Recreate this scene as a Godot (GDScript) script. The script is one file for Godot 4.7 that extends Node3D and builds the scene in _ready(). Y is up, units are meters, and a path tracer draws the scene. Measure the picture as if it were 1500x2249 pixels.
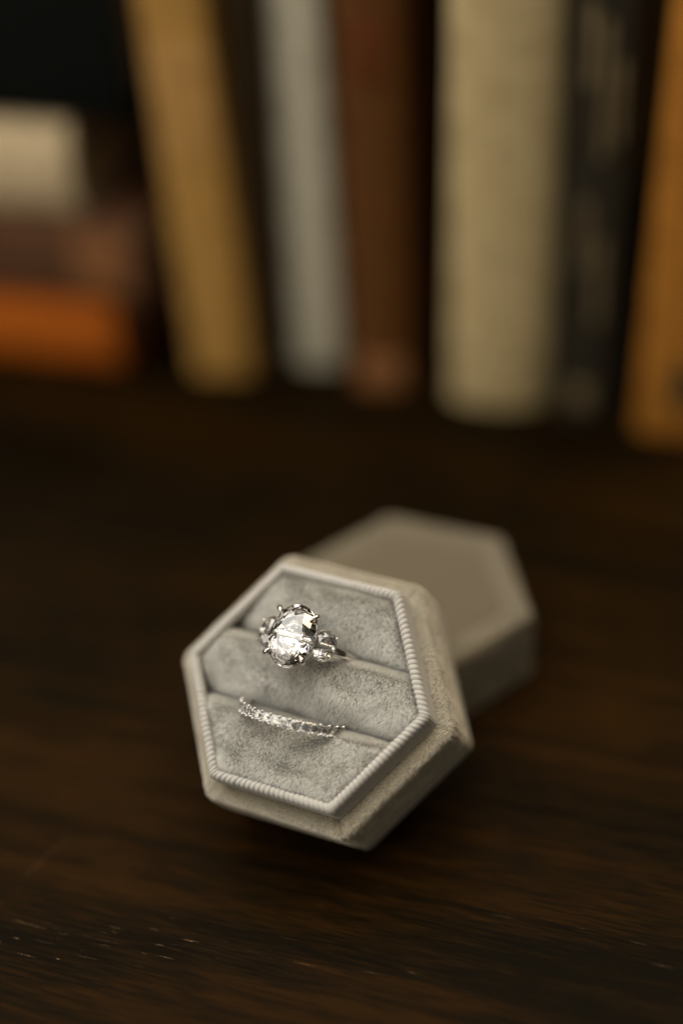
extends Node3D
# A velvet ring box, open, with two rings, on a dark walnut table in front of old books. Shapes are given in millimetres.

const MM := 0.001
const DEPTH := 17.96            # height of the box base, from its underside to its ledge
const YAW := 0.30               # the books and the grain of the table run at this angle
var rng := RandomNumberGenerator.new()
var soft := FastNoiseLite.new()
var smooth := FastNoiseLite.new()


func _ready() -> void:
	rng.seed = 11
	soft.seed = 5
	soft.frequency = 1.0
	soft.fractal_octaves = 3
	smooth.seed = 9
	smooth.frequency = 1.0
	smooth.fractal_type = FastNoiseLite.FRACTAL_NONE
	# ---------------------------------------------------------------- camera, surroundings, lamps
	var cam := Camera3D.new()
	cam.name = "camera"
	var lens := CameraAttributesPhysical.new()
	lens.frustum_focal_length = 33.345
	lens.exposure_aperture = 1.5
	lens.frustum_focus_distance = 0.2375
	lens.frustum_near = 0.02
	lens.frustum_far = 20.0
	cam.attributes = lens
	cam.fov = 39.59
	cam.near = 0.02
	cam.far = 20.0
	cam.transform = Transform3D(Basis(Vector3(0.998135, -0.048909, 0.036536), Vector3(0.061049, 0.799649, -0.597356), Vector3(0, 0.598472, 0.801144)).orthonormalized(), Vector3(0, 0.199838, 0))
	add_child(cam)
	cam.current = true
	var env := Environment.new()
	env.background_mode = Environment.BG_COLOR
	env.background_color = Color(0.036, 0.031, 0.019).linear_to_srgb()
	env.tonemap_mode = Environment.TONE_MAPPER_LINEAR
	env.tonemap_exposure = 1.0
	env.sdfgi_enabled = true
	env.ssao_enabled = true
	env.ssil_enabled = true
	var we := WorldEnvironment.new()
	we.name = "surroundings"
	we.environment = env
	add_child(we)
	window_light("window_light", Vector3(-0.24, 1.12, -0.50), Vector3(0.0, 0.03, -0.19), Vector2(2.0, 1.7), 3.4, Color(1.0, 0.95, 0.87))
	window_light("fill_light", Vector3(-1.0, 0.38, 0.42), Vector3(0.0, 0.05, -0.27), Vector2(1.5, 0.62), 0.6, Color(1.0, 0.91, 0.78))  # added fill from the left, no window there; lifts the book spines

	window_light("bounce_fill_light", Vector3(0.20, 0.85, 0.75), Vector3(0.0, 0.03, -0.2), Vector2(2.0, 1.4), 0.15, Color(1.0, 0.92, 0.80))  # added unseen bounce fill, lifts the dark facets of the diamonds
	window_light("warm_fill_light", Vector3(0.65, 0.90, -0.42), Vector3(0.0, 0.03, -0.18), Vector2(0.35, 0.35), 0.32, Color(1.0, 0.74, 0.44))  # added unseen warm source, brightens the right-hand ledge

	materials()
	setting()
	books()
	var base_xf := Transform3D(Basis(Vector3(0.901031, -0.00288, 0.433746), Vector3(0.356801, 0.57355, -0.737383), Vector3(-0.246651, 0.819166, 0.517813)).orthonormalized(), Vector3.ZERO)
	base_xf.origin = Vector3(-6.511, 27.626, -179.147) * MM - base_xf.basis.z * DEPTH * MM
	box_lid()
	box_base(base_xf)
	engagement_ring(base_xf)
	wedding_band(base_xf)


func window_light(called: String, at: Vector3, towards: Vector3, size: Vector2, energy: float, tint: Color) -> void:  # rectangular light, for the window and the added fills alike
	var a := AreaLight3D.new()
	a.name = called
	a.area_size = size
	a.area_normalize_energy = true
	a.light_energy = energy
	a.light_color = tint.linear_to_srgb()
	a.shadow_enabled = true
	a.area_range = 5.0
	a.look_at_from_position(at, towards, Vector3.UP)
	add_child(a)


# ---------------------------------------------------------------- materials
var velvet: StandardMaterial3D
var pile: StandardMaterial3D
var lid_velvet: StandardMaterial3D
var side_velvet: StandardMaterial3D
var side_pile: StandardMaterial3D
var ribbon: StandardMaterial3D
var platinum: StandardMaterial3D
var diamond: StandardMaterial3D
var wood: StandardMaterial3D
var paper: StandardMaterial3D


func lin(r: float, g: float, b: float) -> Color:
	return Color(r, g, b).linear_to_srgb()


func noise_tex(size: int, freq: float, octaves: int, s: int) -> NoiseTexture2D:
	var n := FastNoiseLite.new()
	n.seed = s
	n.frequency = freq
	n.fractal_octaves = octaves
	var t := NoiseTexture2D.new()
	t.width = size
	t.height = size
	t.seamless = true
	t.noise = n
	return t


var fine_noise: NoiseTexture2D
var worn: NoiseTexture2D


func cloth(c: Color, rough := 0.85, bump := 0.03, sheen := 0.0, scale := 60.0) -> StandardMaterial3D:
	var m := StandardMaterial3D.new()
	m.albedo_color = c
	m.roughness = rough
	m.metallic_specular = 0.3
	if sheen > 0.0:
		m.rim_enabled = true
		m.rim = sheen
		m.rim_tint = 0.3
	m.uv1_triplanar = true
	m.uv1_scale = Vector3.ONE * scale
	m.heightmap_enabled = true
	m.heightmap_texture = fine_noise
	m.heightmap_scale = bump
	return m


func materials() -> void:
	fine_noise = noise_tex(512, 0.09, 3, 3)
	worn = noise_tex(512, 0.012, 4, 8)
	var ramp := Gradient.new()
	ramp.set_color(0, Color(0.80, 0.78, 0.75))
	ramp.set_color(1, Color(1, 1, 1))
	worn.color_ramp = ramp
	velvet = cloth(lin(0.20, 0.185, 0.155), 0.9, 0.02, 0.8)  # ground colour darkened to stand for shade deep in the pile
	pile = StandardMaterial3D.new()
	pile.albedo_color = lin(0.95, 0.935, 0.885)
	pile.roughness = 0.55
	pile.metallic_specular = 0.4
	pile.rim_enabled = true
	pile.rim = 0.9
	pile.rim_tint = 0.3
	pile.backlight_enabled = true
	pile.backlight = lin(0.6, 0.6, 0.58)
	pile.vertex_color_use_as_albedo = true
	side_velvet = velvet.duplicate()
	side_velvet.albedo_color = lin(0.32, 0.285, 0.205)  # same cloth as the cushion, shading of its nap put into the colour
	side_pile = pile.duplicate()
	side_pile.albedo_color = lin(0.86, 0.80, 0.67)  # fibres of that cloth, toned down the same way for shading
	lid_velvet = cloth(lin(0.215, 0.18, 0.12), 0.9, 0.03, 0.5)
	ribbon = cloth(lin(0.49, 0.47, 0.43), 0.8, 0.008, 0.3, 120.0)
	platinum = StandardMaterial3D.new()
	platinum.albedo_color = lin(0.70, 0.67, 0.62)
	platinum.metallic = 1.0
	platinum.roughness = 0.13
	diamond = StandardMaterial3D.new()
	diamond.albedo_color = Color(1, 1, 1, 0.0)
	diamond.transparency = BaseMaterial3D.TRANSPARENCY_ALPHA
	diamond.refraction_enabled = true
	diamond.refraction_scale = 0.142
	diamond.roughness = 0.012
	diamond.metallic_specular = 0.5
	paper = cloth(lin(0.42, 0.33, 0.21), 0.9, 0.02, 0.0, 30.0)
	wood = wood_material()


func stretched(w: int, h: int, fx: int, fy: int, freq: float, s: int, octaves := 3) -> PackedByteArray:
	var n := FastNoiseLite.new()
	n.seed = s
	n.frequency = freq
	n.fractal_octaves = octaves
	var im := n.get_image(w / fx, h / fy, false, false, true)
	im.convert(Image.FORMAT_L8)
	im.resize(w, h, Image.INTERPOLATE_CUBIC)
	return im.get_data()


func wood_material() -> StandardMaterial3D:
	var w := 2048
	var h := 1536
	# 8 pixels to the millimetre: x from -200 to 56 mm along the grain, y from -300 to -108 mm across it
	var broad := stretched(w, h, 16, 4, 0.009, 21, 4)
	var streak := stretched(w, h, 32, 1, 0.024, 22, 4)
	var fibre := stretched(w, h, 16, 1, 0.16, 23, 3)
	var cloud := stretched(w, h, 8, 8, 0.012, 24, 3)
	var high := PackedByteArray()
	high.resize(w * h)
	var tint := PackedByteArray()
	tint.resize(w * h * 3)
	var r := RandomNumberGenerator.new()
	r.seed = 4
	var pore := PackedByteArray()
	pore.resize(w * h)
	var glint := PackedByteArray()
	glint.resize(w * h)
	var glint_at: Array[Vector3] = [Vector3(-106, -124.5, 0.75), Vector3(-95, -128.5, 0.65), Vector3(-82, -130, 0.45), Vector3(-61, -133, 0.25), Vector3(-48, -136, 0.12), Vector3(-15, -150, 0.12)]
	for k in 16000:                        # open pores along the grain; in clusters, light glinting on them is painted as pale strokes
		var x := r.randi_range(0, w - 60)
		var y := r.randi_range(3, h - 6)
		var share := 0.0
		for c in glint_at:
			var d := Vector2((x / 8.0 - 200.0 - c.x) / 10.0, (y / 8.0 - 300.0 - c.y + (x / 8.0 - 200.0 - c.x) * 0.02) / 2.6)
			share = maxf(share, c.z * exp(-d.length_squared()))
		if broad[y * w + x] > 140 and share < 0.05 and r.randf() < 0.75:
			continue
		var n := r.randi_range(8, 46)
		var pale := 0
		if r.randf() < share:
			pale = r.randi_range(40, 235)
		var fy := float(y)
		var drift := r.randf_range(-0.05, 0.02)
		for i in n:
			fy += drift + r.randf_range(-0.10, 0.10)
			var at := clampi(int(fy), 0, h - 2) * w + mini(x + i, w - 1)
			pore[at] = r.randi_range(120, 255)
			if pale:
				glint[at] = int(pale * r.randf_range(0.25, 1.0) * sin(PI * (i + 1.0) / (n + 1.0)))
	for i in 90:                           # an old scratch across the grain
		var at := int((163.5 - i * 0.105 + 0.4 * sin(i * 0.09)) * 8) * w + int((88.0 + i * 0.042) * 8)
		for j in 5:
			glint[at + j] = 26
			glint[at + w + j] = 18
	for y in h:
		var z := y / 8.0 - 300.0
		for x in w:
			var at := y * w + x
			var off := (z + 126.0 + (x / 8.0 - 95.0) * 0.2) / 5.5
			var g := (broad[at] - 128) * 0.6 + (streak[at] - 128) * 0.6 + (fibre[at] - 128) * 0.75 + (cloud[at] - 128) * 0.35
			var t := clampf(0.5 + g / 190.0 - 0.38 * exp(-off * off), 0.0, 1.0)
			var p := pore[at] / 255.0
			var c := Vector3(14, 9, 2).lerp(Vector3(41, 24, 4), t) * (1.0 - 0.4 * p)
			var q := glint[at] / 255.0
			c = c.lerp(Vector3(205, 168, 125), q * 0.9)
			tint[at * 3] = int(c.x)
			tint[at * 3 + 1] = int(c.y)
			tint[at * 3 + 2] = int(c.z)
			high[at] = int(clampf(150.0 + (fibre[at] - 128) * 0.35 - 110.0 * p + 60.0 * q, 0, 255))
	var m := StandardMaterial3D.new()
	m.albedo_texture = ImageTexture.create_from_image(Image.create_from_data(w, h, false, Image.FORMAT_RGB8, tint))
	m.heightmap_enabled = true
	m.heightmap_texture = ImageTexture.create_from_image(Image.create_from_data(w, h, false, Image.FORMAT_L8, high))
	m.heightmap_scale = 0.004
	m.roughness = 0.48
	m.metallic_specular = 0.12
	return m


# ---------------------------------------------------------------- mesh helpers: shapes are {v, n, i} in millimetres
func p3(x: float, y: float, z: float) -> Vector3:
	return Vector3(x, y, z)


func grid(rows: Array, close_row := false, close_col := false, dir := Vector3.ZERO) -> Dictionary:
	var nr := rows.size()
	var nc: int = rows[0].size()
	var v := PackedVector3Array()
	for row in rows:
		v.append_array(row)
	var idx := PackedInt32Array()
	for a in (nr if close_col else nr - 1):
		var b := (a + 1) % nr
		for c in (nc if close_row else nc - 1):
			var d := (c + 1) % nc
			idx.append_array([a * nc + c, a * nc + d, b * nc + d, a * nc + c, b * nc + d, b * nc + c])
	return finish(v, idx, dir)


func finish(v: PackedVector3Array, idx: PackedInt32Array, dir := Vector3.ZERO) -> Dictionary:
	var mid := Vector3.ZERO
	for q in v:
		mid += q
	mid /= v.size()
	var n := PackedVector3Array()
	n.resize(v.size())
	var sum := 0.0
	for k in range(0, idx.size(), 3):
		var a := v[idx[k]]
		var f := (v[idx[k + 2]] - a).cross(v[idx[k + 1]] - a)
		sum += f.dot(dir) if dir != Vector3.ZERO else f.dot(a - mid)
		n[idx[k]] += f
		n[idx[k + 1]] += f
		n[idx[k + 2]] += f
	var s := 1.0 if sum >= 0.0 else -1.0
	if s < 0.0:
		for k in range(0, idx.size(), 3):
			var t := idx[k]
			idx[k] = idx[k + 1]
			idx[k + 1] = t
	for k in n.size():
		n[k] = (n[k] * s).normalized()
	return {"v": v, "n": n, "i": idx}


func flat(tris: PackedVector3Array) -> Dictionary:      # three points a facet, turned away from the middle
	var mid := Vector3.ZERO
	for q in tris:
		mid += q
	mid /= tris.size()
	var v := PackedVector3Array()
	var n := PackedVector3Array()
	var idx := PackedInt32Array()
	for k in range(0, tris.size(), 3):
		var a := tris[k]
		var b := tris[k + 1]
		var c := tris[k + 2]
		var f := (c - a).cross(b - a)
		if f.length() < 1e-9:
			continue
		if f.dot((a + b + c) / 3.0 - mid) < 0.0:
			var t := b
			b = c
			c = t
			f = -f
		f = f.normalized()
		for q: Vector3 in [a, b, c]:
			idx.append(v.size())
			v.append(q)
			n.append(f)
	return {"v": v, "n": n, "i": idx}


func join(parts: Array) -> Dictionary:
	var v := PackedVector3Array()
	var n := PackedVector3Array()
	var idx := PackedInt32Array()
	for d in parts:
		var at := v.size()
		v.append_array(d.v)
		n.append_array(d.n)
		for k in d.i:
			idx.append(k + at)
	return {"v": v, "n": n, "i": idx}


func moved(d: Dictionary, t: Transform3D) -> Dictionary:
	var v := PackedVector3Array()
	var n := PackedVector3Array()
	for q in d.v:
		v.append(t * q)
	for q in d.n:
		n.append((t.basis * q).normalized())
	return {"v": v, "n": n, "i": d.i}


func mesh_of(d: Dictionary, m: Material) -> ArrayMesh:
	var arr := []
	arr.resize(Mesh.ARRAY_MAX)
	var v := PackedVector3Array()
	v.resize(d.v.size())
	for k in v.size():
		v[k] = d.v[k] * MM
	arr[Mesh.ARRAY_VERTEX] = v
	arr[Mesh.ARRAY_NORMAL] = d.n
	arr[Mesh.ARRAY_INDEX] = d.i
	if d.has("c"):
		arr[Mesh.ARRAY_COLOR] = d.c
	if d.has("uv"):
		arr[Mesh.ARRAY_TEX_UV] = d.uv
	var am := ArrayMesh.new()
	am.add_surface_from_arrays(Mesh.PRIMITIVE_TRIANGLES, arr)
	am.surface_set_material(0, m)
	return am


func put(called: String, d: Dictionary, m: Material, parent: Node3D) -> MeshInstance3D:
	return put_mesh(called, mesh_of(d, m), parent)


func put_mesh(called: String, mesh: Mesh, parent: Node3D) -> MeshInstance3D:
	var o := MeshInstance3D.new()
	o.name = called
	o.mesh = mesh
	parent.add_child(o, true)
	return o


func thing(called: String, label: String, category: String, t: Transform3D, group := "") -> Node3D:
	var o := Node3D.new()
	o.name = called
	o.transform = t
	o.set_meta("label", label)
	o.set_meta("category", category)
	if group:
		o.set_meta("group", group)
	add_child(o, true)
	return o


func box(lo: Vector3, hi: Vector3, r := 0.6) -> Dictionary:       # box with chamfered edges
	var c := (lo + hi) / 2.0
	var e := (hi - lo) / 2.0
	r = minf(r, minf(e.x, minf(e.y, e.z)) * 0.9)
	var tris := PackedVector3Array()
	for ax in 3:
		for s: float in [-1.0, 1.0]:
			var u := (ax + 1) % 3
			var w := (ax + 2) % 3
			var q: Array[Vector3] = []
			for k: Array in [[-1, -1], [1, -1], [1, 1], [-1, 1]]:
				var a := Vector3.ZERO
				a[ax] = s * e[ax]
				a[u] = k[0] * (e[u] - r)
				a[w] = k[1] * (e[w] - r)
				q.append(c + a)
			tris.append_array([q[0], q[1], q[2], q[0], q[2], q[3]])
	for ax in 3:                                                    # edge chamfers along ax
		var u := (ax + 1) % 3
		var w := (ax + 2) % 3
		for su: float in [-1.0, 1.0]:
			for sw: float in [-1.0, 1.0]:
				var q: Array[Vector3] = []
				for k: Array in [[-1, 0], [1, 0], [1, 1], [-1, 1]]:
					var a := Vector3.ZERO
					a[ax] = k[0] * (e[ax] - r)
					a[u] = su * (e[u] - (0.0 if k[1] == 0 else r))
					a[w] = sw * (e[w] - (r if k[1] == 0 else 0.0))
					q.append(c + a)
				tris.append_array([q[0], q[1], q[2], q[0], q[2], q[3]])
	for sx: float in [-1.0, 1.0]:
		for sy: float in [-1.0, 1.0]:
			for sz: float in [-1.0, 1.0]:
				var s := Vector3(sx, sy, sz)
				tris.append_array([c + s * (e - Vector3(0, r, r)), c + s * (e - Vector3(r, 0, r)), c + s * (e - Vector3(r, r, 0))])
	return flat(tris)


func tube(path: PackedVector3Array, radii: PackedFloat32Array, sides := 10, closed := false) -> Dictionary:
	var rows := []
	var n := path.size()
	var up := Vector3.ZERO
	for k in n:
		var t: Vector3
		if closed:
			t = (path[(k + 1) % n] - path[(k + n - 1) % n]).normalized()
		else:
			t = (path[mini(k + 1, n - 1)] - path[maxi(k - 1, 0)]).normalized()
		if up == Vector3.ZERO:
			up = t.cross(Vector3(0.31, 0.57, 0.76)).normalized()
		up = (up - t * up.dot(t)).normalized()
		var side := t.cross(up)
		var row := PackedVector3Array()
		for j in sides:
			var a := TAU * j / sides
			row.append(path[k] + (up * cos(a) + side * sin(a)) * radii[k])
		rows.append(row)
	if not closed:
		for e in 2:
			var at := 0 if e == 0 else n - 1
			var other := 1 if e == 0 else n - 2
			var t := (path[at] - path[other]).normalized()
			var ring: PackedVector3Array = rows[0] if e == 0 else rows[rows.size() - 1]
			for k in [0.5, 0.8, 0.97, 1.0]:
				var row := PackedVector3Array()
				for q in ring:
					row.append(path[at] + (q - path[at]) * sqrt(1.0 - k * k) + t * radii[at] * k)
				if e == 0:
					rows.push_front(row)
				else:
					rows.append(row)
	return grid(rows, true, closed)


func ball(at: Vector3, r: Vector3, n := 8) -> Dictionary:
	var rows := []
	for k in n + 1:
		var a := PI * k / n
		var row := PackedVector3Array()
		for j in n * 2:
			var b := TAU * j / (n * 2)
			row.append(at + Vector3(sin(a) * cos(b), sin(a) * sin(b), cos(a)) * r)
		rows.append(row)
	return grid(rows, true, false)


# A hexagon with corners at 0, 60, 120 ... degrees and rounded corners: [points, outward normals, signed distance along it to the nearest corner]
func hexagon(s: float, r: float, per_edge: int, per_corner: int) -> Array:
	var pts := PackedVector2Array()
	var nor := PackedVector2Array()
	var far := PackedFloat32Array()
	var inner := s - r / cos(PI / 6.0)
	for k in 6:
		var c := Vector2.from_angle(k * PI / 3.0) * inner
		for j in per_corner:
			var n := Vector2.from_angle(k * PI / 3.0 + (float(j) / (per_corner - 1) - 0.5) * PI / 3.0)
			pts.append(c + n * r)
			nor.append(n)
			far.append((float(j) / (per_corner - 1) - 0.5) * r * PI / 3.0)
		var c2 := Vector2.from_angle((k + 1) * PI / 3.0) * inner
		var n2 := Vector2.from_angle(k * PI / 3.0 + PI / 6.0)
		for j in range(1, per_edge):
			var t := float(j) / per_edge
			pts.append(c.lerp(c2, t) + n2 * r)
			nor.append(n2)
			far.append(minf(t, 1.0 - t) * inner)
	return [pts, nor, far]


# Sweeps a profile of (offset outward, height) round a hexagon path.
func swept(path: Array, profile: PackedVector2Array, bent := [], cap := NAN, dir := Vector3.ZERO, apothem := 0.0) -> Dictionary:
	var rows := []
	for j in profile.size():
		var row := PackedVector3Array()
		for k in path[0].size():
			var o := profile[j]
			if bent:
				o = bent[j][k]
			var q: Vector2 = path[0][k] + path[1][k] * o.x
			if apothem > 0.0:                                # mitred: the corners keep their shape
				q = path[0][k] * (1.0 + o.x / apothem)
			row.append(Vector3(q.x, q.y, o.y))
		rows.append(row)
	if not is_nan(cap):
		var row := PackedVector3Array()
		for k in path[0].size():
			row.append(Vector3(0, 0, cap))
		rows.append(row)
	return grid(rows, true, false, dir)


# Short fibres standing on a surface, leaning with the nap: three triangles each.
func fur(d: Dictionary, per_mm2: float, tall: float, wide: float, nap: Vector3, lean: float, ruffle := 1.0, upright := false) -> Dictionary:
	var area := PackedFloat32Array()
	var total := 0.0
	for k in range(0, d.i.size(), 3):
		var a: Vector3 = d.v[d.i[k]]
		total += (d.v[d.i[k + 1]] - a).cross(d.v[d.i[k + 2]] - a).length() / 2.0
		area.append(total)
	var count := int(total * per_mm2)
	var v := PackedVector3Array()
	var n := PackedVector3Array()
	var c := PackedColorArray()
	var idx := PackedInt32Array()
	for s in count:
		var f := mini(area.bsearch(rng.randf() * total), area.size() - 1) * 3
		var a := rng.randf()
		var b := rng.randf()
		if a + b > 1.0:
			a = 1.0 - a
			b = 1.0 - b
		var i0: int = d.i[f]
		var i1: int = d.i[f + 1]
		var i2: int = d.i[f + 2]
		var at: Vector3 = d.v[i0] * (1.0 - a - b) + d.v[i1] * a + d.v[i2] * b
		var up: Vector3 = (d.n[i0] * (1.0 - a - b) + d.n[i1] * a + d.n[i2] * b).normalized()
		var broad := smooth.get_noise_3dv(at * 0.19)
		var turn := broad * 2.2 * ruffle + smooth.get_noise_3dv(at * 0.8 + Vector3(50, 0, 0)) * 0.35 + rng.randfn(0.0, 0.22)
		var along := (nap - up * nap.dot(up))
		if along.length() < 0.05:
			along = up.cross(Vector3(0.6, 0.8, 0.0))
		along = along.normalized().rotated(up, turn)
		var steep := smoothstep(0.35, 0.95, up.z) if upright and up.y < 0.1 else 1.0
		var tilt := clampf(lean * steep + smooth.get_noise_3dv(Vector3(at.x * 0.10, at.y * 0.24 + 90.0, at.z * 0.1)) * 0.6 * ruffle + rng.randfn(0.0, 0.12), 0.05, 1.35)
		var size := tall * rng.randf_range(0.7, 1.15)
		var t := up * cos(tilt) + along * sin(tilt)
		var t2 := up * cos(tilt + 0.35) + along * sin(tilt + 0.35)
		var w := up.cross(along).rotated(t, rng.randfn(0.0, 0.5)) * wide * 0.5
		var m := (up * sin(tilt) - along * cos(tilt))
		var k0 := v.size()
		var mid := at + t * size * 0.55
		var base := at - t * size * 0.15
		v.append_array([base - w, base + w, mid - w * 0.9, mid + w * 0.9, mid + t2 * size * 0.45])
		var nn := up.lerp(m, 0.70 * steep).normalized()
		var nt := up.lerp(m, 0.75 * steep).normalized()
		n.append_array([nn, nn, nn, nn, nt])
		var tone := rng.randf_range(0.62, 1.22)
		var col := Color(tone, tone, tone)
		c.append_array([col, col, col, col, col])
		# wound so that the upper side is the front
		if (v[k0 + 2] - v[k0]).cross(v[k0 + 1] - v[k0]).dot(m) > 0.0:
			idx.append_array([k0, k0 + 1, k0 + 2, k0 + 1, k0 + 3, k0 + 2, k0 + 2, k0 + 3, k0 + 4])
		else:
			idx.append_array([k0, k0 + 2, k0 + 1, k0 + 1, k0 + 2, k0 + 3, k0 + 2, k0 + 4, k0 + 3])
	return {"v": v, "n": n, "i": idx, "c": c}


func put_fur(d: Dictionary, parent: Node3D) -> void:
	put_fur_of(pile, d, parent)


func put_fur_of(m: Material, d: Dictionary, parent: Node3D) -> void:
	put("velvet_pile", d, m, parent).set_meta("kind", "stuff")


# ---------------------------------------------------------------- the table and the wall
func setting() -> void:
	var t := Transform3D(Basis(Vector3.UP, -YAW - 0.04), Vector3.ZERO)
	var o := thing("wooden_table", "dark walnut table top with open grain that everything stands on", "table", t)
	var lo := Vector2(-1100, -900)
	var hi := Vector2(1000, 60)
	var v := PackedVector3Array([p3(lo.x, 0, lo.y), p3(hi.x, 0, lo.y), p3(hi.x, 0, hi.y), p3(lo.x, 0, hi.y)])
	var top := finish(v, PackedInt32Array([0, 1, 2, 0, 2, 3]), Vector3.UP)
	var uv := PackedVector2Array()
	for q in v:
		uv.append(Vector2((q.x + 200.0) / 256.0, (q.z + 300.0) / 192.0))
	top.uv = uv
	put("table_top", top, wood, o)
	var edge := box(p3(lo.x, -32, lo.y), p3(hi.x, -0.05, hi.y), 0.02)
	uv = PackedVector2Array()
	for q: Vector3 in edge.v:
		uv.append(Vector2((q.x + 200.0) / 256.0, (q.z + q.y + 300.0) / 192.0))
	edge.uv = uv
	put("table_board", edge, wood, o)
	var wall := box(p3(-1500, -700, -1000), p3(1500, 1200, -960), 1.0)
	var w := put("wall", wall, cloth(lin(0.014, 0.016, 0.014), 0.9, 0.05, 0.0, 4.0), self)
	w.set_meta("kind", "structure")


# ---------------------------------------------------------------- books
func cover_cloth(c: Color) -> StandardMaterial3D:
	var m := cloth(c, 0.7, 0.02, 0.0, 25.0)
	m.metallic_specular = 0.22
	m.albedo_texture = worn
	return m


# A closed book: spine in the plane z = 0 facing +z, x from 0 to thick, standing from y = 0 up; turned and leant by t.
func book(called: String, label: String, t: Transform3D, thick: float, tall: float, deep: float, c: Color, round_ := 2.5, group := "books standing in a row") -> Node3D:
	var o := thing(called, label, "book", t, group)
	var m := cover_cloth(c)
	var board := minf(2.6, thick * 0.2)
	put("cover_board", box(p3(0, 0, -deep), p3(board, tall, -4.0), 0.7), m, o)
	put("cover_board", box(p3(thick - board, 0, -deep), p3(thick, tall, -4.0), 0.7), m, o)
	put("page_block", box(p3(board, 3.0, -deep + 4.0), p3(thick - board, tall - 3.0, -3.0), 0.3), paper, o)
	var rows := []                                              # the rounded spine with its thickness and turned ends
	for k in 9:
		var y := tall * k / 8.0
		var row := PackedVector3Array()
		for j in 17:
			var a := PI * (float(j) / 16.0)
			row.append(p3(thick / 2.0 * (1.0 - cos(a)), y, -4.2 + (4.2 - round_) * minf(1.0, sin(a) * 3.0) + round_ * sin(a)))
		for j in range(16, -1, -1):
			var a := PI * (float(j) / 16.0)
			row.append(p3(1.2 + (thick / 2.0 - 1.2) * (1.0 - cos(a)), y, -4.4 + (2.6 - round_) * minf(1.0, sin(a) * 3.0) + round_ * sin(a)))
		rows.append(row)
	var first := PackedVector3Array()
	var last := PackedVector3Array()
	for k in rows[0].size():
		first.append(p3(thick / 2.0, 0.4, -3.6))
		last.append(p3(thick / 2.0, tall - 0.4, -3.6))
	rows.push_front(first)
	rows.append(last)
	o.set_meta("spine_round", round_)
	o.set_meta("thick", thick)
	put("spine", grid(rows, true, false), m, o)
	return o


# A panel that follows the spine, 0.3 mm proud.
func spine_panel(called: String, o: Node3D, y0: float, y1: float, c: Color, x0 := 0.06, x1 := 0.94) -> void:
	var thick: float = o.get_meta("thick")
	var round_: float = o.get_meta("spine_round")
	var spine: Node3D = o.get_node("spine")
	var rows := []
	for k in 3:
		var lift: float = [0.02, 0.3, 0.3][k]
		for y: float in ([y0, y0, y0, y1, y1, y1] if k == 1 else []):
			pass
	for e: Array in [[y0, -0.6], [y0, 0.3], [y1, 0.3], [y1, -0.6]]:
		var row := PackedVector3Array()
		for j in 13:
			var x := lerpf(x0, x1, j / 12.0) * thick
			var a := acos(clampf(1.0 - 2.0 * x / thick, -1.0, 1.0))
			row.append(p3(x, e[0], -4.2 + (4.2 - round_) * minf(1.0, sin(a) * 3.0) + round_ * sin(a) + e[1]))
		rows.append(row)
	put(called, grid(rows, false, false, Vector3(0, 0, 1)), cover_cloth(c), spine)


func standing(x: float, z: float, yaw: float, lean := 0.0) -> Transform3D:
	return Transform3D(Basis(Vector3.UP, -yaw) * Basis(Vector3.BACK, lean), Vector3(x, 0.0, z) * MM)


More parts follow.
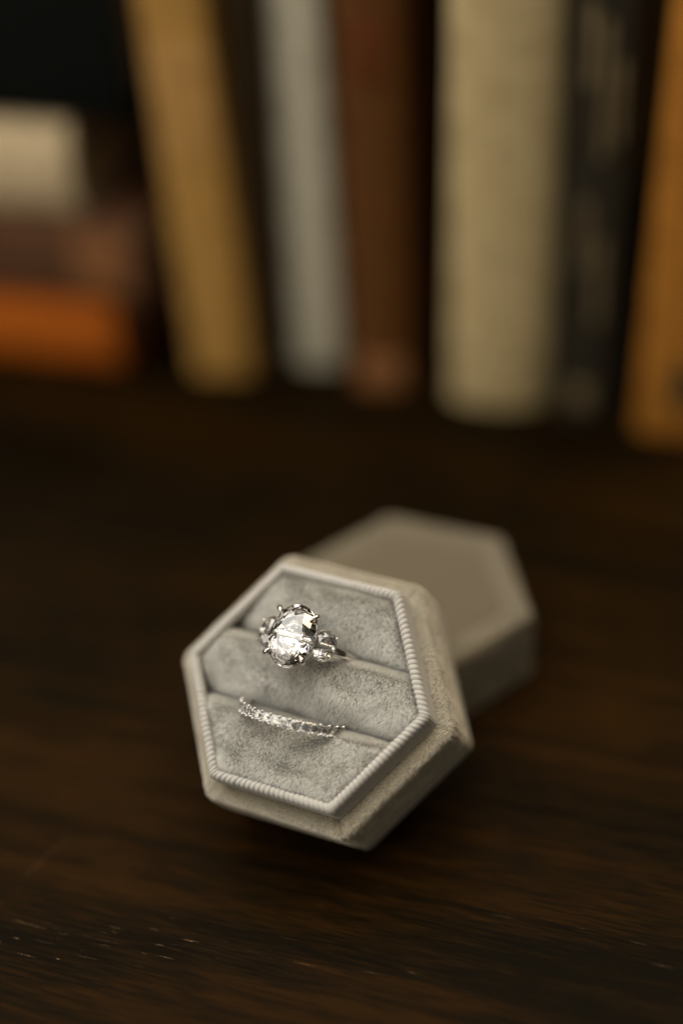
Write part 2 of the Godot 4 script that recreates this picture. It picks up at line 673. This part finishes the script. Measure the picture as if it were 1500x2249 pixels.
func books() -> void:
	var o := book("book", "ochre brown book leaning beside the stack of flat books", standing(-38.6, -334.0, 0.26, 0.028), 18.0, 215, 150, lin(0.62, 0.345, 0.09), 2.0)
	spine_panel("spine_label", o, 62, 92, lin(0.68, 0.38, 0.12))
	o = book("book", "thin dark brown book between the ochre and the pale grey books", standing(-20.5, -334.0, 0.26), 8.6, 205, 140, lin(0.045, 0.027, 0.010), 1.2)
	o = book("book", "pale grey book with plain spine beside the red brown book", standing(-11.4, -336.0, 0.27), 14.6, 220, 150, lin(0.78, 0.735, 0.57), 2.6)
	o = book("book", "red brown book with an orange patch low on its spine", standing(4.4, -321.0, 0.26), 16.2, 210, 145, lin(0.16, 0.063, 0.016), 2.4)
	spine_panel("spine_label", o, 84, 99, lin(0.165, 0.05, 0.015), 0.22, 0.72)
	spine_panel("spine_label", o, 1.5, 11.0, lin(0.36, 0.16, 0.06), 0.15, 0.9)
	o = book("book", "wide cream book with rounded spine right of the red brown book", standing(29.0, -311.0, 0.25), 25.6, 225, 160, lin(0.70, 0.55, 0.29), 5.5)
	o = book("book", "black brown book with worn lettering bands between cream and orange books", standing(55.0, -301.8, 0.26), 14.6, 212, 140, lin(0.038, 0.031, 0.020), 1.6)
	for b: Array in [[86, 104, 0.22, 0.38], [70, 101, 0.5, 0.62], [74, 92, 0.72, 0.84], [42, 60, 0.3, 0.42], [28, 50, 0.55, 0.68], [4, 11, 0.25, 0.6]]:
		spine_panel("spine_ornament", o, b[0], b[1], lin(0.22, 0.165, 0.085), b[2], b[3])
	o = book("book", "orange tan book at the right end of the row", standing(73.4, -292.5, 0.30), 19.0, 218, 150, lin(0.52, 0.215, 0.033), 2.2)
	spine_panel("spine_label", o, 9, 21, lin(0.10, 0.07, 0.03), 0.42, 0.8)
	# the flat stack at the left: each book lies on its side, spine to the front
	flat_book("book", "bright orange book at the bottom of the flat stack", 0.0, 21.0, 0.0, 170, lin(0.60, 0.15, 0.014), 2.5, 0.0)
	o = flat_book("book", "brown book with a tan patch, second from below in the flat stack", 21.2, 23.6, 11.0, 190, lin(0.15, 0.070, 0.035), 2.0, 0.8)
	spine_panel("spine_label", o, 4, 19, lin(0.33, 0.145, 0.055), 0.15, 0.85)
	flat_book("book", "thick cream book, third from below in the flat stack", 45.0, 25.4, -5.0, 180, lin(0.88, 0.70, 0.44), 5.0, 0.5)
	flat_book("book", "black green book lying on top of the flat stack", 70.6, 50.0, 13.0, 200, lin(0.004, 0.006, 0.0045), 2.0, 0.2)


func flat_book(called: String, label: String, y: float, thick: float, right: float, tall: float, c: Color, round_: float, forward: float) -> Node3D:
	var yaw := Basis(Vector3.UP, -0.30)
	# its own y runs to the left along the spine, its own x straight up
	var turn := yaw * Basis(Vector3(0, 1, 0), Vector3(-1, 0, 0), Vector3(0, 0, 1))
	var at := Vector3(-57.7, y, -337.5) + yaw * Vector3(right, 0, forward)
	return book(called, label, Transform3D(turn, at * MM), thick, tall, 150, c, round_, "books lying in a stack")


# ---------------------------------------------------------------- the box
func round_profile(list: Array) -> PackedVector2Array:
	var out := PackedVector2Array()
	for q: Array in list:
		out.append(Vector2(q[0], q[1]))
	return out


func box_lid() -> void:
	var o := thing("ring_box_lid", "upturned hexagonal velvet lid lying flat behind the open ring box", "ring box lid", Transform3D(Basis(Vector3.UP, -0.4104 + 0.0) , Vector3(12.89, 0, -217.9) * MM))
	# its own shapes have z up: laid down by turning them
	var lay := Transform3D(Basis(Vector3(1, 0, 0), Vector3(0, 0, -1), Vector3(0, 1, 0)), Vector3.ZERO)
	var path := hexagon(20.6, 0.9, 24, 7)
	var tall := 20.5
	var wall := round_profile([[-2.6, 16.2], [-1.6, 16.25], [-0.7, 16.5], [0.15, 17.0], [0.6, 17.18], [2.0, 17.2], [3.1, 17.1], [3.7, 16.6], [3.95, 15.9], [3.97, 13], [3.97, 8], [3.95, 1.5], [3.6, 0.5], [2.9, 0.0]])
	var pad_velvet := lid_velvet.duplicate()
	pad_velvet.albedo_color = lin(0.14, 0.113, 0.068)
	var shell := swept(path, wall, [], 0.0, Vector3.ZERO, 17.84)
	put("shell", moved(shell, lay), lid_velvet, o)
	var floor_ := swept(hexagon(21.7, 0.8, 24, 7), round_profile([[-1.5, 15.8], [-2.0, 16.3], [-3.0, 16.45], [-6, 16.6], [-9, 16.65]]), [], 16.7, Vector3(0, 0, 1), 17.84)
	put("inner_pad", moved(floor_, lay), pad_velvet, o)
	put_fur_of(lid_velvet, moved(fur(shell, 7.0, 0.6, 0.10, Vector3(0.3, -1, 0), 0.7), lay), o.get_node("shell"))


func box_base(t: Transform3D) -> void:
	var o := thing("ring_box", "open hexagonal grey velvet ring box leaning on its lid, holding two rings", "ring box", t)
	var z := DEPTH
	# velvet shell: ledge, rounded rim, side and underside, with a tuck of the cloth at each corner
	var path := hexagon(22.5, 1.0, 60, 9)
	var far: PackedFloat32Array = path[2]
	var prof := round_profile([[-0.6, -0.6], [0.0, -0.15], [0.5, 0.02], [1.1, 0.10], [1.8, 0.12], [2.3, 0.08], [2.6, -0.05], [2.82, -0.32], [2.93, -0.8], [2.95, -2.2], [2.95, -5], [2.95, -10], [2.95, -15], [2.85, -16.6], [2.5, -17.5], [1.8, -17.9], [0.5, -17.96]])
	var pts: PackedVector2Array = path[0]
	var tuck := []
	for j in prof.size():
		var row := PackedVector2Array()
		for k in pts.size():
			row.append(tucked(k, j, prof[j], pts, far))
		tuck.append(row)
	var shell := swept(path, prof, tuck, -DEPTH, Vector3.ZERO, 19.49)
	var up := Transform3D(Basis(), Vector3(0, 0, z))
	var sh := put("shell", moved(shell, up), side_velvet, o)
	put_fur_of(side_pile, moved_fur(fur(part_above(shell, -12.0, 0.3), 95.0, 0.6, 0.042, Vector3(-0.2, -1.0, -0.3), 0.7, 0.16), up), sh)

	# ribbed ribbon round the neck
	var ribs := 23
	var rp := hexagon(20.6, 0.9, ribs * 8, 17)
	var rfar: PackedFloat32Array = rp[2]
	var rprof := round_profile([[0.25, 3.6], [0.08, 4.6], [0.02, 5.2], [0.08, 5.62], [0.26, 5.95], [0.55, 6.15], [0.88, 6.2], [1.2, 6.12], [1.47, 5.9], [1.64, 5.55], [1.73, 5.1], [1.78, 4.3], [1.78, 2.8], [1.78, 1.2], [1.76, 0.0], [1.7, -0.6]])
	var count := ribs * 8 - 1 + 17
	var rib := []
	for j in rprof.size():
		var row := PackedVector2Array()
		for k in rp[0].size():
			row.append(ribbed(k, j, rprof[j], count))
		rib.append(row)
	var rb := swept(rp, rprof, rib, NAN, Vector3.ZERO, 17.84)
	put("ribbon_collar", moved(rb, up), ribbon, o)
	# stitched seam between ribbon and velvet
	# three padded rolls with the slots between them
	var sp := 20.56
	var slots: Array[float] = [-sp * sqrt(3.0) / 2.0, -5.55, 6.45, sp * sqrt(3.0) / 2.0]
	for k in 3:
		var roll := cushion(slots[k] + (0.12 if k > 0 else 0.0), slots[k + 1] - (0.12 if k < 2 else 0.0), sp, k > 0, k < 2, k)
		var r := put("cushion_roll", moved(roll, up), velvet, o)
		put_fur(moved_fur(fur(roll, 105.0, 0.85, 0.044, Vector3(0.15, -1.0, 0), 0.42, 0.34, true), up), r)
	# card floor under the rolls, seen only down the slots
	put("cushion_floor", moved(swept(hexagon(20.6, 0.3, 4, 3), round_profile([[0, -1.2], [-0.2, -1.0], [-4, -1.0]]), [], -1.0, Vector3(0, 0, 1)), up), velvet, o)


func tucked(k: int, j: int, q: Vector2, pts: PackedVector2Array, far: PackedFloat32Array) -> Vector2:
	var w := soft.get_noise_2dv(pts[k] * 0.35 + Vector2(j * 0.3, 0)) * 0.03
	var crease := exp(-pow(far[k] / 0.35, 2.0)) * (0.30 if j < 9 else 0.10) - exp(-pow((absf(far[k]) - 0.9) / 0.5, 2.0)) * (0.12 if j < 9 else 0.0)
	if j > 13:
		return q
	return q + (Vector2(w * 0.5, w - crease) if j < 7 else Vector2(w - crease, 0.0))


func ribbed(k: int, j: int, q: Vector2, count: int) -> Vector2:
	var on := k % count
	var phase: float
	if on < 17:
		phase = 0.5 + 2.0 * float(on) / 16.0
	else:
		phase = 0.5 + float(on - 16) / 8.0
	var wave := pow(absf(sin(PI * phase)), 0.5) - 0.7 + 0.25 * soft.get_noise_1d(floorf(phase) * 3.7 + (k / count) * 91.0)
	var amp := 0.26 if j < 9 else lerpf(0.26, 0.05, minf(1.0, (j - 8) / 3.0))
	var mid := Vector2(0.88, 4.6)
	var dir := (q - mid).normalized() if j < 11 else Vector2(1, 0)
	var sag := soft.get_noise_2d(k * 0.02, 7.0) * 0.12
	return q + dir * wave * amp + Vector2(sag * 0.4, sag if j < 12 else 0.0)


func moved_fur(d: Dictionary, t: Transform3D) -> Dictionary:
	var m := moved(d, t)
	m.c = d.c
	return m


func part_above(d: Dictionary, low: float, _high: float) -> Dictionary:
	var idx := PackedInt32Array()
	for k in range(0, d.i.size(), 3):
		if d.v[d.i[k]].z > low and d.v[d.i[k + 1]].z > low and d.v[d.i[k + 2]].z > low:
			idx.append_array([d.i[k], d.i[k + 1], d.i[k + 2]])
	return {"v": d.v, "n": d.n, "i": idx}


func fillet(e: float, r: float) -> float:
	var t := 1.0 - clampf(e / r, 0.0, 1.0)
	return sqrt(1.0 - t * t)


func cushion(y0: float, y1: float, s: float, slot_low: bool, slot_high: bool, k: int) -> Dictionary:
	var rows := []
	var ny := 56
	var nx := 110
	for a in ny + 1:
		var y := lerpf(y0, y1, 0.5 - 0.5 * cos(PI * a / ny))
		var half := s - absf(y) / sqrt(3.0)
		var row := PackedVector3Array()
		for b in nx + 1:
			var x := half * -cos(PI * b / nx)
			var wall := (half - absf(x)) * sqrt(3.0) / 2.0
			var lo := y - y0
			var hi := y1 - y
			if not slot_low:
				wall = minf(wall, lo)
			if not slot_high:
				wall = minf(wall, hi)
			var h := 6.2
			h -= 1.9 * (1.0 - fillet(wall, 3.6))
			var dents := smooth.get_noise_2d(x * 0.11 + k * 17.0, y * 0.16) * 0.6
			var ends := 0.62 + 0.38 * fillet((half - absf(x)) * 0.866, 6.0)
			if slot_low:
				h -= 6.8 * (1.0 - fillet(lo, 10.0)) * ends
			if slot_high:
				h -= 5.6 * (1.0 - fillet(hi, 1.9)) * ends
			row.append(p3(x, y, h + dents * fillet(wall, 3.0)))
		rows.append(row)
	return grid(rows, false, false, Vector3(0, 0, 1))


# ---------------------------------------------------------------- gems and rings
# Brilliant cut: unit girdle radius scaled to a, b; crown up +z, girdle at z = 0.
func brilliant(a: float, b: float, deep: float, fold := 8) -> Dictionary:
	var t := PackedVector3Array()
	var tr := 0.57
	var ch := 0.31
	var g := 0.025
	var pd := 0.86
	var mr := 0.80
	var top: Array[Vector3] = []
	var kite: Array[Vector3] = []
	var low: Array[Vector3] = []
	var mid: Array[Vector3] = []
	var gu: Array[Vector3] = []
	var gl: Array[Vector3] = []
	var half := PI / fold
	var ch2 := cos(half)
	var lr := 0.24 if fold == 8 else 0.50
	for k in fold:
		var q := 2.0 * k * half
		top.append(Vector3(cos(q) * tr, sin(q) * tr, ch + g))
		mid.append(Vector3(cos(q) * 0.27, sin(q) * 0.27, -g - (pd - g) * 0.745))
		q += half
		kite.append(Vector3(cos(q) * mr, sin(q) * mr, g + ch * (1.0 - mr * ch2) / (1.0 - tr)))
		low.append(Vector3(cos(q) * lr, sin(q) * lr, -g - (pd - g) * (1.0 - lr * ch2)))
	for k in fold * 2:
		var q := k * half
		gu.append(Vector3(cos(q), sin(q), g))
		gl.append(Vector3(cos(q), sin(q), -g))
	var tip := Vector3(0, 0, -pd)
	for k in fold:
		var n := (k + 1) % fold
		var e := (2 * k + 2) % (2 * fold)
		t.append_array([Vector3(0, 0, ch + g), top[k], top[n]])
		t.append_array([top[k], kite[k], top[n]])
		t.append_array([top[n], kite[k], gu[e], top[n], gu[e], kite[n]])
		t.append_array([kite[k], gu[2 * k], gu[2 * k + 1], kite[k], gu[2 * k + 1], gu[e]])
		t.append_array([low[k], gl[2 * k], gl[2 * k + 1], low[k], gl[2 * k + 1], gl[e]])
		if fold == 8:
			t.append_array([low[k], tip, gl[e], tip, low[n], gl[e]])
		else:                                          # one more row of facets towards the culet
			t.append_array([low[k], mid[n], gl[e], mid[n], low[n], gl[e]])
			t.append_array([low[k], mid[k], mid[n], mid[k], tip, mid[n]])
	for k in fold * 2:
		var n := (k + 1) % (2 * fold)
		t.append_array([gu[k], gl[k], gl[n], gu[k], gl[n], gu[n]])
	var out := PackedVector3Array()
	for q in t:
		out.append(Vector3(q.x * a, q.y * b, q.z * deep))
	return flat(out)


func ellipse(a: float, b: float, z: float, n := 48) -> PackedVector3Array:
	var out := PackedVector3Array()
	for k in n:
		var q := TAU * k / n
		out.append(Vector3(cos(q) * a, sin(q) * b, z))
	return out


func same(r: float, n: int) -> PackedFloat32Array:
	var out := PackedFloat32Array()
	out.resize(n)
	out.fill(r)
	return out


# A ring lies in its own x-z plane, its finger axis along y, the head towards +z.
func hoop(r_in: float, r_out: float, wide: float, n := 120, taper := 0.0) -> Dictionary:
	var rows := []
	var mid := (r_in + r_out) / 2.0
	var th := (r_out - r_in) / 2.0
	for k in n:
		var q := TAU * k / n
		var row := PackedVector3Array()
		var s := 1.0 - taper * maxf(0.0, sin(q))
		for j in 16:
			var a := TAU * j / 16
			var cr := signf(cos(a)) * pow(absf(cos(a)), 0.6) * th * s
			var cy := signf(sin(a)) * pow(absf(sin(a)), 0.6) * wide / 2.0 * s
			row.append(Vector3(cos(q) * (mid + cr), cy, sin(q) * (mid + cr)))
		rows.append(row)
	return grid(rows, true, true)


func gem_frame(angle: float, r: float) -> Transform3D:      # where a stone sits on a hoop: its z points outward
	var out := Vector3(cos(angle), 0, sin(angle))
	var side := Vector3(sin(angle), 0, -cos(angle))
	return Transform3D(Basis(side, Vector3(0, 1, 0), out), out * r)


func claw(x: float, y: float, a: float, b: float, foot_z: float, r: float, over: float) -> Dictionary:
	# rises from the basket, passes the girdle at direction (x, y) and bends over the crown
	var d := Vector3(x * a, y * b, 0)
	var path := PackedVector3Array([d * 0.42 + Vector3(0, 0, foot_z), d * 0.72 + Vector3(0, 0, foot_z * 0.55), d * 1.0 + Vector3(0, 0, foot_z * 0.15), d * 1.075 + Vector3(0, 0, over * 0.45), d * 1.05 + Vector3(0, 0, over), d * 0.97 + Vector3(0, 0, over * 1.3), d * 0.86 + Vector3(0, 0, over * 1.38)])
	return tube(path, PackedFloat32Array([r * 0.8, r * 0.8, r * 0.85, r * 1.0, r * 1.15, r * 0.85, r * 0.35]), 10)


func engagement_ring(base: Transform3D) -> void:
	var local := Transform3D(Basis(Vector3(0, 0, 1), 0.0), Vector3(-2.5, 6.4, DEPTH + 1.0) * MM)
	var o := thing("engagement_ring", "three stone ring with a large oval diamond standing in the upper slot", "ring", base * local)
	put("shank", hoop(8.8, 10.1, 1.6, 140, 0.2), platinum, o)
	var a := 4.05
	var b := 5.5
	var up := Transform3D(Basis(), Vector3(0, 0, 11.2))
	put("oval_diamond", moved(brilliant(a, b, 4.6), up), diamond, o)
	var rail := put("basket_rail", moved(tube(ellipse(a * 0.97, b * 0.97, -0.75), same(0.26, 48), 8, true), up), platinum, o)
	put("lower_rail", moved(tube(ellipse(a * 0.55, b * 0.5, -2.3), same(0.26, 48), 8, true), up), platinum, rail)
	for q: Array in [[-1, 1], [1, 1], [1, -1], [-1, -1]]:
		put("prong", moved(claw(q[0] * 0.80, q[1] * 0.68, a, b, -2.9, 0.46, 0.62), up), platinum, o)
	for s: float in [-1.0, 1.0]:                                   # the two side stones, lower and tilted outward
		var f := gem_frame(PI / 2.0 - s * 0.53, 10.35)
		f.origin += Vector3(0, 0.1, 0)
		var sa := 2.05
		var sb := 2.75
		put("side_diamond", moved(brilliant(sa, sb, 2.7), f), diamond, o)
		put("side_rail", moved(tube(ellipse(sa * 0.95, sb * 0.95, -0.5, 36), same(0.2, 36), 8, true), f), platinum, o)
		for q: Array in [[1, 0.75], [1, -0.75]]:
			put("side_prong", moved(claw(-s * q[0] * -0.78, q[1] * 0.88, sa, sb, -1.7, 0.24, 0.42), f), platinum, o)


func wedding_band(base: Transform3D) -> void:
	var local := Transform3D(Basis(Vector3.RIGHT, 0.262), Vector3(-0.9, -5.4, DEPTH + 2.5) * MM)
	var o := thing("wedding_band", "slim band set with a row of small round diamonds, standing in the lower slot", "ring", base * local)
	put("shank", hoop(8.1, 9.35, 1.75, 140), platinum, o)
	var n := 15
	var step := 0.178
	var gem := mesh_of(brilliant(0.86, 0.92, 0.76), diamond)
	var bead := mesh_of(ball(Vector3.ZERO, Vector3(0.29, 0.29, 0.34), 6), platinum)
	for k in n:
		var f := gem_frame(PI / 2.0 + (k - (n - 1) / 2.0) * step, 9.72)
		put_mesh("round_diamond", gem, o).transform = Transform3D(f.basis, f.origin * MM)
	for k in n + 1:
		var f := gem_frame(PI / 2.0 + (k - n / 2.0) * step, 9.72)
		for s: float in [-1.0, 1.0]:
			put_mesh("prong", bead, o).transform = Transform3D(f.basis, (f.origin + Vector3(0, s * 0.86, 0)) * MM)
